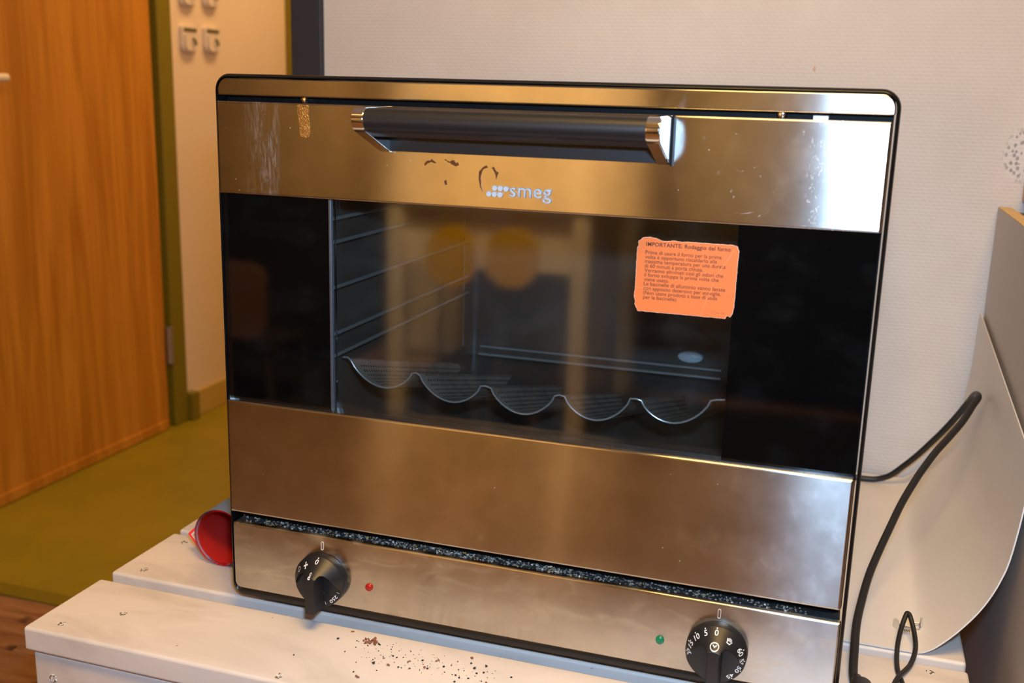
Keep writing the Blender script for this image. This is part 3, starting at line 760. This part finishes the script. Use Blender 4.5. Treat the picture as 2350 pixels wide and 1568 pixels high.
# tape residue and brown stains on the door
tp_ = torn([(-0.2122, 0.4985), (-0.2006, 0.4985), (-0.1993, 0.4720), (-0.2022, 0.4692), (-0.2090, 0.4705), (-0.2108, 0.485)], 0.0003, 0.002)
o = obj('tape_residue', prism(new(), tp_, 'y', DY - 0.0002, DY), 'tape', oven); o['label'] = 'strip of old tape glue'
def blot(poly, amp=0.0005):
    o = obj('brown_stain', prism(new(), torn(poly, amp, 0.0012), 'y', DY - 0.0002, DY), 'stain', oven)
blot([(-0.0880, 0.4500), (-0.0868, 0.4528), (-0.0810, 0.4556), (-0.0785, 0.4548), (-0.0765, 0.4520), (-0.0785, 0.4525), (-0.0815, 0.4530)])
blot([(-0.0690, 0.4560), (-0.0640, 0.4545), (-0.0600, 0.4558), (-0.0580, 0.4535), (-0.0555, 0.4540), (-0.0548, 0.4510), (-0.0590, 0.4508), (-0.0640, 0.4530)])
blot([(-0.0690, 0.4372), (-0.0668, 0.4385), (-0.0660, 0.4345), (-0.0680, 0.4338)], 0.0003)
blot([(-0.0335, 0.4505), (-0.0300, 0.4528), (-0.0285, 0.4510), (-0.0330, 0.4490), (-0.0350, 0.4430), (-0.0345, 0.4350), (-0.0322, 0.4285), (-0.0350, 0.4330), (-0.0368, 0.4400), (-0.0366, 0.4470)], 0.00012)
blot([(-0.0258, 0.4505), (-0.0235, 0.4518), (-0.0210, 0.4480), (-0.0188, 0.4468), (-0.0200, 0.4435), (-0.0205, 0.4410), (-0.0220, 0.4460), (-0.0240, 0.4495)], 0.0003)

# crumbs caught on the ledge (nobody could count them)
def rock(bm, c, r, flat=1.0):
    res = bmesh.ops.create_icosphere(bm, subdivisions=1, radius=r)
    for v in res['verts']:
        k = random.uniform(0.6, 1.25); v.co = Vector((c[0] + v.co.x * k, c[1] + v.co.y * k, c[2] + v.co.z * k * flat))
bm = new()
for i in range(2600):
    x = random.uniform(-0.290, 0.268)
    dens = 0.35 + 0.65 * math.exp(-((x + 0.03) / 0.14) ** 2)
    if random.random() > dens + 0.15: continue
    rock(bm, (x, random.uniform(0.0055, 0.026), 0.0803 + random.uniform(0, 0.0014)), random.choice([0.0005, 0.0007, 0.0009, 0.0012, 0.0015]), 0.7)
tag(obj('burnt_crumbs', bm, 'crumb_grey'), 'grey burnt crumbs caught in the slot below the oven door', 'crumbs', kind='stuff')

# ================================================================== TRAY inside the oven
def tray_z(x):
    edges = [(-0.1917, -0.1247), (-0.1168, -0.0527), (-0.0424, 0.0220), (0.0314, 0.0941), (0.1043, 0.1679)]
    cr = 0.2362 + 0.0145 * min(1.0, (abs(x + 0.005) / 0.19) ** 1.6)
    for a, b_ in edges:
        if a < x < b_:
            t_ = (x - a) / (b_ - a); return cr - 0.0225 * (max(0.0, math.sin(PI * t_)) ** 0.62)
    return cr
def tray():
    b = new(); xs = []; x = -0.200; i = 0; Y0, Y1, tilt = 0.058, 0.365, -0.255
    # equal steps in arc length, alternating metal / hole columns
    pts = [(-0.200 + k * 0.0002, tray_z(-0.200 + k * 0.0002)) for k in range(1991)]
    cols = [pts[0]]; acc = 0; want = 0.0032; 
    for p, q in zip(pts, pts[1:]):
        acc += math.hypot(q[0] - p[0], q[1] - p[1])
        if acc >= want: cols.append(q); acc = 0; want = 0.0024 if want > 0.0026 else 0.0032
    ys = [Y0, Y0 + 0.004, Y0 + 0.010, Y0 + 0.016]; k = 0
    while ys[-1] < Y1: ys.append(ys[-1] + (0.0024 if k % 2 == 0 else 0.0034)); k += 1
    V = [[b.verts.new((x_, y_, z_ + (y_ - Y0) * tilt)) for x_, z_ in cols] for y_ in ys]
    for r in range(len(ys) - 1):
        for c in range(len(cols) - 1):
            if r >= 3 and (r - 3) % 2 == 0 and c % 2 == 1 and 3 < c < len(cols) - 4: continue
            b.faces.new((V[r][c], V[r][c + 1], V[r + 1][c + 1], V[r + 1][c]))
    bmesh.ops.solidify(b, geom=b.faces[:], thickness=0.0007)
    return b, cols, Y0
tb_, cols, Y0 = tray()
tr = thing('baguette_tray', 'perforated wavy metal baguette tray tilted inside the oven', 'baking tray', (0, 0.2, 0.17))
obj('perforated_sheet', tb_, 'tray', tr, smooth=True, angle=30)
obj('rolled_edge', tube(new(), [(x, Y0, z) for x, z in cols[::2]], 0.0011, 8), 'rail', tr, smooth=True)

# ================================================================== RED ROLLED BROCHURE
roll = thing('rolled_brochure', 'rolled-up brochure with glossy red inside lying beside the oven', 'brochure', (-0.363, 0.18, TOP))
def spiral(r0, r1, a0, a1, n=70): return [((r0 + (r1 - r0) * k / n), a0 + (a1 - a0) * k / n) for k in range(n + 1)]
RX, RZ, RY0, RY1 = -0.3615, 0.0222, 0.0745, 0.24
def roll_layer(name, r0, r1, a0, a1, mat, y0=RY0, y1=RY1, th=0.0004):
    sp = spiral(r0, r1, a0, a1); b = new()
    P = [[(RX + r * math.cos(a), y, RZ + r * math.sin(a) ) for r, a in sp] for y in (y0, y1)]
    grid_sheet(b, P); bmesh.ops.solidify(b, geom=b.faces[:], thickness=th)
    return obj(name, b, mat, roll, smooth=True, angle=60)
roll_layer('inner_page', 0.0300, 0.0316, math.radians(20), math.radians(400), 'roll_red')
roll_layer('middle_page', 0.0319, 0.0324, math.radians(-80), math.radians(240), 'roll_white', RY0 - 0.001)
roll_layer('outer_page', 0.0329, 0.0337, math.radians(-130), math.radians(215), 'roll_blue', RY0 - 0.002)
roll_layer('page_edge', 0.0326, 0.0330, math.radians(60), math.radians(290), 'roll_red', RY0 - 0.0022, RY0 + 0.01)
# corner of a page sticking out
def tri_slab(pts, n, th):
    b = new(); A = [b.verts.new(p) for p in pts]; B = [b.verts.new(Vector(p) + n * th) for p in pts]; k = len(pts)
    b.faces.new(A); b.faces.new(B[::-1])
    for i in range(k): b.faces.new((A[i], A[(i + 1) % k], B[(i + 1) % k], B[i]))
    bmesh.ops.recalc_face_normals(b, faces=b.faces[:]); return b
A_ = Vector((-0.4150, 0.088, 0.0130))
arc = []
for k in range(11):
    a = math.radians(158 + 78 * k / 10); arc.append(Vector((RX + 0.0345 * math.cos(a), 0.100 - 0.028 * k / 10, RZ + 0.0345 * math.sin(a))))
nn = (arc[0] - A_).cross(arc[-1] - A_).normalized()
if nn.y > 0: nn = -nn
obj('page_corner', tri_slab([A_] + arc, -nn, 0.0006), 'roll_red', roll)
Gm = arc[5]
obj('page_margin', tri_slab([p + nn * 0.0004 for p in [A_.lerp(Gm, 0.24)] + arc[1:-2]], nn, 0.0002), 'roll_white', roll)
obj('page_picture', tri_slab([p + nn * 0.0007 for p in [A_.lerp(Gm, 0.36)] + arc[2:-3]], nn, 0.0002), 'roll_print', roll)

# ================================================================== CRUMBS on the front plank
b = new()
for i in range(26): 
    q = (-0.1338 + random.gauss(0, 0.0035), -0.0203 + random.gauss(0, 0.003)); rock(b, (q[0], q[1], TOP + 0.0012), random.uniform(0.0008, 0.0018))
tag(obj('bread_crumb', b, 'crumb_brown'), 'largest reddish brown crumb clump on the front plank', 'crumb')
b = new()
for i in range(150):
    t_ = random.random(); cx_ = -0.135 + 0.12 * t_; cy_ = -0.024 - 0.018 * random.random() + random.gauss(0, 0.010) - 0.008 * t_
    r = random.choice([0.0003, 0.0004, 0.0005, 0.0006, 0.0008, 0.0012]); rock(b, (cx_ + random.gauss(0, 0.012), min(cy_, -0.004), TOP + r * 0.5), r, 0.7)
for x, y, r in [(-0.166, -0.026, .0016), (-0.114, -0.055, .0019), (-0.022, -0.030, .0017), (-0.013, -0.023, .0016), (-0.009, -0.068, .0011), (-0.191, -0.068, .0010), (-0.125, -0.075, .001)]: rock(b, (x, y, TOP + r * 0.6), r, 0.7)
tag(obj('crumbs', b, 'crumb_dark'), 'scatter of tiny dark crumbs on the front plank', 'crumbs', kind='stuff')
b = new()
for x, y, r in [(-0.098, -0.053, .0017), (-0.060, -0.030, .0014), (-0.118, -0.082, .0018), (-0.030, -0.014, .0015), (-0.160, -0.008, .0012), (-0.005, -0.05, .0013), (-0.085, -0.04, .0012), (-0.066, -0.044, .0014)]:
    for k in range(3): rock(b, (x + random.gauss(0, r), y + random.gauss(0, r * .6), TOP + r * 0.6), r * 0.8, 0.7)
tag(obj('pale_crumbs', b, 'crumb_brown'), 'tan flakes scattered among the dark crumbs', 'crumbs', kind='stuff')

# ================================================================== BENT SHEET, CABINET, CORD
prof = [(0.290, -0.0108), (0.320, -0.0108), (0.345, -0.0108), (0.368, -0.0108), (0.378, -0.0100), (0.386, -0.0060), (0.3935, 0.0005), (0.403, 0.0110), (0.412, 0.0225), (0.424, 0.0405), (0.4333, 0.0590), (0.4405, 0.0790), (0.4455, 0.1000), (0.4500, 0.1400), (0.4520, 0.1700)]
b = new(); P = []
ysn = [0.1475, 0.20, 0.26, 0.34, 0.42, 0.50, 0.58, 0.668]
for y in ysn:
    topz = 0.196 + (y - 0.15) * 0.085
    pr = [(x, z) for x, z in prof] + [(0.4535, topz)]
    pr = [tuple(v_) for v_ in smooth_path([(x, z, 0) for x, z in pr], 4)]
    P.append([(p[0], y, p[1]) for p in pr])
grid_sheet(b, P); bmesh.ops.recalc_face_normals(b, faces=b.faces[:]); bmesh.ops.solidify(b, geom=b.faces[:], thickness=0.0014)
tag(obj('bent_sheet', b, 'white_lam', smooth=True, angle=50), 'large thin off-white sheet bending up from the bench against the cabinet', 'sheet')
cab = thing('cabinet', 'open-topped beige cabinet standing against the wall right of the bench', 'cabinet', (0.7, 0.34, FLOOR))
obj('side_panel', bx(new(), 0.4575, 0.4735, 0.012, 0.672, FLOOR, 0.3835, 0.0008), 'cab_side', cab)
obj('edge_band', bx(new(), 0.4577, 0.4733, 0.013, 0.671, 0.3836, 0.3846), 'pale_edge', cab)
obj('front_edge_strip', bx(new(), 0.4577, 0.4733, 0.0095, 0.0118, FLOOR, 0.3835), 'white_lam', cab)
obj('rear_panel', bx(new(), 0.474, 0.95, 0.655, 0.672, FLOOR, 0.378), 'chip', cab)
obj('side_panel', bx(new(), 0.95, 0.966, 0.012, 0.672, FLOOR, 0.3835, 0.0008), 'cab_side', cab)
obj('base_panel', bx(new(), 0.474, 0.95, 0.012, 0.655, FLOOR + 0.05, FLOOR + 0.068), 'cab_side', cab)
obj('door', bx(new(), 0.462, 0.962, -0.010, 0.009, FLOOR + 0.03, 0.37, 0.0015), 'white_lam', cab)
obj('rail', bx(new(), 0.4745, 0.949, 0.60, 0.63, 0.350, 0.375, 0.001), 'bulk', cab)
sk = thing('wall_socket', 'beige wall socket low over the cabinet corner', 'socket', (0.53, WALL, 0.43))
obj('socket_box', bx(new(), 0.4855, 0.57, WALL - 0.03, WALL, 0.391, 0.47, 0.004), 'socket', sk)
obj('socket_insert', lathe_y(new(), [(0.018, WALL - 0.031), (0.018, WALL - 0.0302), (0.0, WALL - 0.0302)], 0.528, 0.43, 24), 'slot_dark', sk)
cord_pts = [(0.262, 0.620, -0.0050), (0.300, 0.632, -0.0052), (0.3250, 0.632, -0.0052), (0.3422, 0.632, -0.0035), (0.3589, 0.628, 0.0055), (0.3741, 0.622, 0.0230), (0.3891, 0.612, 0.0437), (0.4029, 0.598, 0.0675), (0.4156, 0.580, 0.0925), (0.4274, 0.558, 0.1206), (0.4356, 0.528, 0.1489), (0.4389, 0.500, 0.1672),
    (0.4400, 0.475, 0.1706), (0.4337, 0.4626, 0.1631), (0.4222, 0.4391, 0.1490), (0.4072, 0.4129, 0.1356), (0.3923, 0.3875, 0.1235), (0.3801, 0.3637, 0.1117), (0.3709, 0.3441, 0.1019), (0.3563, 0.3085, 0.0842), (0.3449, 0.2739, 0.0672), (0.3342, 0.2390, 0.0513), (0.3256, 0.2064, 0.0374), (0.3200, 0.1741, 0.0242), (0.3162, 0.1433, 0.0128), (0.3154, 0.1115, 0.0024), (0.3152, 0.0820, -0.0055), (0.3165, 0.066, -0.0072)]
cordo = thing('power_cord', 'thick black power cord looping up over the bent sheet', 'cord', (0.32, 0.2, TOP))
obj('cable', tube(new(), smooth_path(cord_pts, 8), 0.0041, 14), 'cord', cordo, smooth=True)
b = tube(new(), [(0.3185, 0.072, -0.0068), (0.3192, 0.060, -0.0045), (0.3215, 0.046, -0.001), (0.325, 0.012, 0.0015), (0.329, -0.022, 0.0015), (0.3295, -0.029, 0.0015)], [0.0046, 0.0060, 0.0105, 0.0125, 0.0125, 0.010], 20)
obj('plug', b, 'cord', cordo, smooth=True)
loop = [(0.362, 0.030, -0.0096), (0.3600, 0.075, -0.0096), (0.3555, 0.108, -0.0094), (0.3560, 0.142, -0.0066), (0.3590, 0.165, 0.0020), (0.3635, 0.180, 0.0125), (0.3655, 0.181, 0.0140), (0.3675, 0.178, 0.0125), (0.3715, 0.165, 0.0034), (0.3728, 0.145, -0.0044), (0.3672, 0.118, -0.0085), (0.3550, 0.085, -0.0060), (0.3450, 0.050, -0.0094)]
tag(obj('thin_cord', tube(new(), smooth_path(loop, 8), 0.0024, 12), 'cord', smooth=True), 'thin black cord standing up in a narrow loop near the metal hook', 'cord')
hk = thing('metal_hook', 'small shiny square metal hook lying on the bent sheet', 'hook', (0.367, 0.195, -0.009))
b = tube(new(), [(0.3560, 0.190, -0.0040), (0.3570, 0.1905, -0.0040)], [0.0062, 0.0055], 24); obj('washer', b, 'chrome', hk, smooth=True)
b = tube(new(), smooth_path([(0.3568, 0.1905, -0.0042), (0.366, 0.1915, -0.0060), (0.3775, 0.193, -0.0078), (0.3795, 0.194, -0.0072), (0.3800, 0.1955, -0.0030), (0.3800, 0.196, 0.0045)], 5), 0.0011, 10); obj('hook_wire', b, 'chrome', hk, smooth=True)
b = tube(new(), [(0.3795, 0.203, -0.0050), (0.3725, 0.203, -0.0055)], 0.0011, 10); tube(b, [(0.3795, 0.203, -0.0050), (0.3797, 0.195, -0.0060)], 0.0011, 10); obj('hook_bar', b, 'chrome', hk, smooth=True)
hx = [(0.3580 + 0.012 * k / 60, 0.1830 + 0.0022 * math.cos(k * 0.63), -0.0068 + 0.0022 * math.sin(k * 0.63)) for k in range(61)]
obj('coil', tube(new(), hx, 0.0005, 6), 'chrome', hk, smooth=True)

# ================================================================== ROOM BEHIND THE CAMERA (reflected in the oven; some pieces added to shape that reflection)
tbl = thing('table', 'cream table reflected in the oven glass', 'table', (-0.70, -2.3, FLOOR))
obj('table_top', bx(new(), -1.03, -0.40, -2.65, -1.93, 0.200, 0.228, 0.004), 'table_white', tbl)
obj('apron', bx(new(), -0.99, -0.44, -1.99, -1.97, 0.02, 0.200), 'table_white', tbl)
for x in (-1.02, -0.46):
    for y in (-2.64, -1.99): obj('leg', bx(new(), x, x + 0.05, y, y + 0.05, FLOOR + 0.0092, 0.200, 0.003), 'table_white', tbl)
dark_helper = thing('dark_helper', 'long dark slab added under the cream table to darken the glass reflection', 'dark_helper', (-0.6, -2.25, FLOOR))  # unseen dark slab, added to darken what the door glass mirrors
obj('helper_slab', bx(new(), -2.2, 1.0, -2.60, -1.87, FLOOR + 0.0005, FLOOR + 0.008, 0.003), 'dark_helper', dark_helper)
for x in (-2.2, 1.0): obj('border', bx(new(), x - 0.02, x + 0.02, -2.60, -1.87, FLOOR + 0.0005, FLOOR + 0.009, 0.003), 'dark_paint', dark_helper)
def chair(x, y, mat, label, bz0, bz1, w_, grp=None):
    t = thing('chair', label, 'chair', (x, y, FLOOR), grp); sz = (-0.27 if grp else bz0 - 0.03); r = min(w_, (bz1 - bz0) / 2) * 0.95
    obj('seat', bx(new(), x - w_, x + w_, y - 0.28, y, sz - 0.02, sz, 0.008), 'dark_paint', t)
    obj('backrest', prism(new(), rrect(x - w_, x + w_, bz0, bz1, r if grp else 0.05), 'y', y, y + 0.02), mat, t)
    for sx in (-1, 1):
        for yy in (y - 0.25, y - 0.02): obj('leg', tube(new(), [(x + sx * (w_ - .02), yy, sz - 0.02), (x + sx * w_, yy, FLOOR + 0.0092)], 0.010, 10), 'bulk', t, smooth=True)
        obj('back_post', tube(new(), [(x + sx * w_ * 0.5, y - 0.006, sz - 0.01), (x + sx * w_ * 0.5, y - 0.006, bz0 + 0.06)], 0.006, 8), 'bulk', t, smooth=True)
chair(-0.797, -1.90, 'yellow', 'left yellow round-backed chair reflected in the oven glass', -0.025, 0.145, 0.075, 'yellow chairs at the cream table')
chair(-0.617, -1.90, 'yellow', 'right yellow round-backed chair reflected in the oven glass', -0.015, 0.150, 0.078, 'yellow chairs at the cream table')
chair(-1.62, -1.90, 'rust', 'brown chair reflected in the dark left border of the glass', -0.24, -0.01, 0.22)
cc = thing('cream_reflector', 'tall cream block added behind the cream table to warm the steel reflection', 'reflection_helper', (-0.88, -2.85, FLOOR))  # added bright body, gives the steel its warm central reflection
obj('body', bx(new(), -1.34, -0.42, -2.99, -2.74, FLOOR, 1.35, 0.004), 'cream', cc)
for x in (-1.335, -0.878): obj('door', bx(new(), x, x + 0.453, -2.74, -2.722, FLOOR + 0.05, 1.34, 0.003), 'cream', cc)
sb = thing('dark_helper_block', 'low dark block added behind the camera to blacken the glass reflection', 'dark_helper_block', (0.45, -2.85, FLOOR))  # added dark body, keeps the glass's right border black
obj('body', bx(new(), -0.40, 1.30, -2.99, -2.70, FLOOR, 0.12, 0.004), 'dark_helper', sb)
for k in range(3): obj('door', bx(new(), -0.39 + k * 0.563, 0.165 + k * 0.563, -2.70, -2.68, FLOOR + 0.05, 0.10, 0.003), 'dark_helper', sb)
dk = thing('two_tone_reflector', 'two-tone brown block added on the far left to tone the oven reflections', 'reflection_helper', (-2.1, -2.7, FLOOR))  # added body, pale top for the steel, dark base for the glass
obj('lower_body', bx(new(), -2.38, -1.50, -2.98, -2.62, FLOOR, 0.22, 0.004), 'dark_paint', dk)
obj('upper_body', bx(new(), -2.38, -1.50, -2.98, -2.64, 0.22, 1.2, 0.004), 'reflector_tan', dk)
for x in (-2.37, -1.93):
    obj('lower_door', bx(new(), x, x + 0.42, -2.62, -2.60, FLOOR + 0.06, 0.20, 0.003), 'dark_paint', dk)
    obj('upper_door', bx(new(), x, x + 0.42, -2.64, -2.62, 0.24, 1.18, 0.003), 'reflector_tan', dk)
# ceiling lamps
def lamp(name, label, x, y, sx, sy):
    t = thing(name, label, 'lamp', (x, y, CEIL))
    obj('housing', ring_prism(new(), [(x - sx / 2 - .02, y - sy / 2 - .02), (x + sx / 2 + .02, y - sy / 2 - .02), (x + sx / 2 + .02, y + sy / 2 + .02), (x - sx / 2 - .02, y + sy / 2 + .02)],
        [(x - sx / 2, y - sy / 2), (x + sx / 2, y - sy / 2), (x + sx / 2, y + sy / 2), (x - sx / 2, y + sy / 2)], 'z', CEIL - 0.06, CEIL), 'bulk', t)
    obj('diffuser', bx(new(), x - sx / 2, x + sx / 2, y - sy / 2, y + sy / 2, CEIL - 0.055, CEIL - 0.05), 'lampglow', t)
lamp('ceiling_lamp', 'flat ceiling lamp over the bench', 0.36, -0.75, 0.8, 0.5)
lamp('ceiling_lamp', 'small unseen lamp added to light the cream table for the oven reflections', -0.80, -1.25, 0.5, 0.2)  # housing of the added light for the mirrored furniture
lamp('ceiling_lamp', 'long ceiling lamp in the corridor', -1.05, 2.0, 0.3, 1.0)
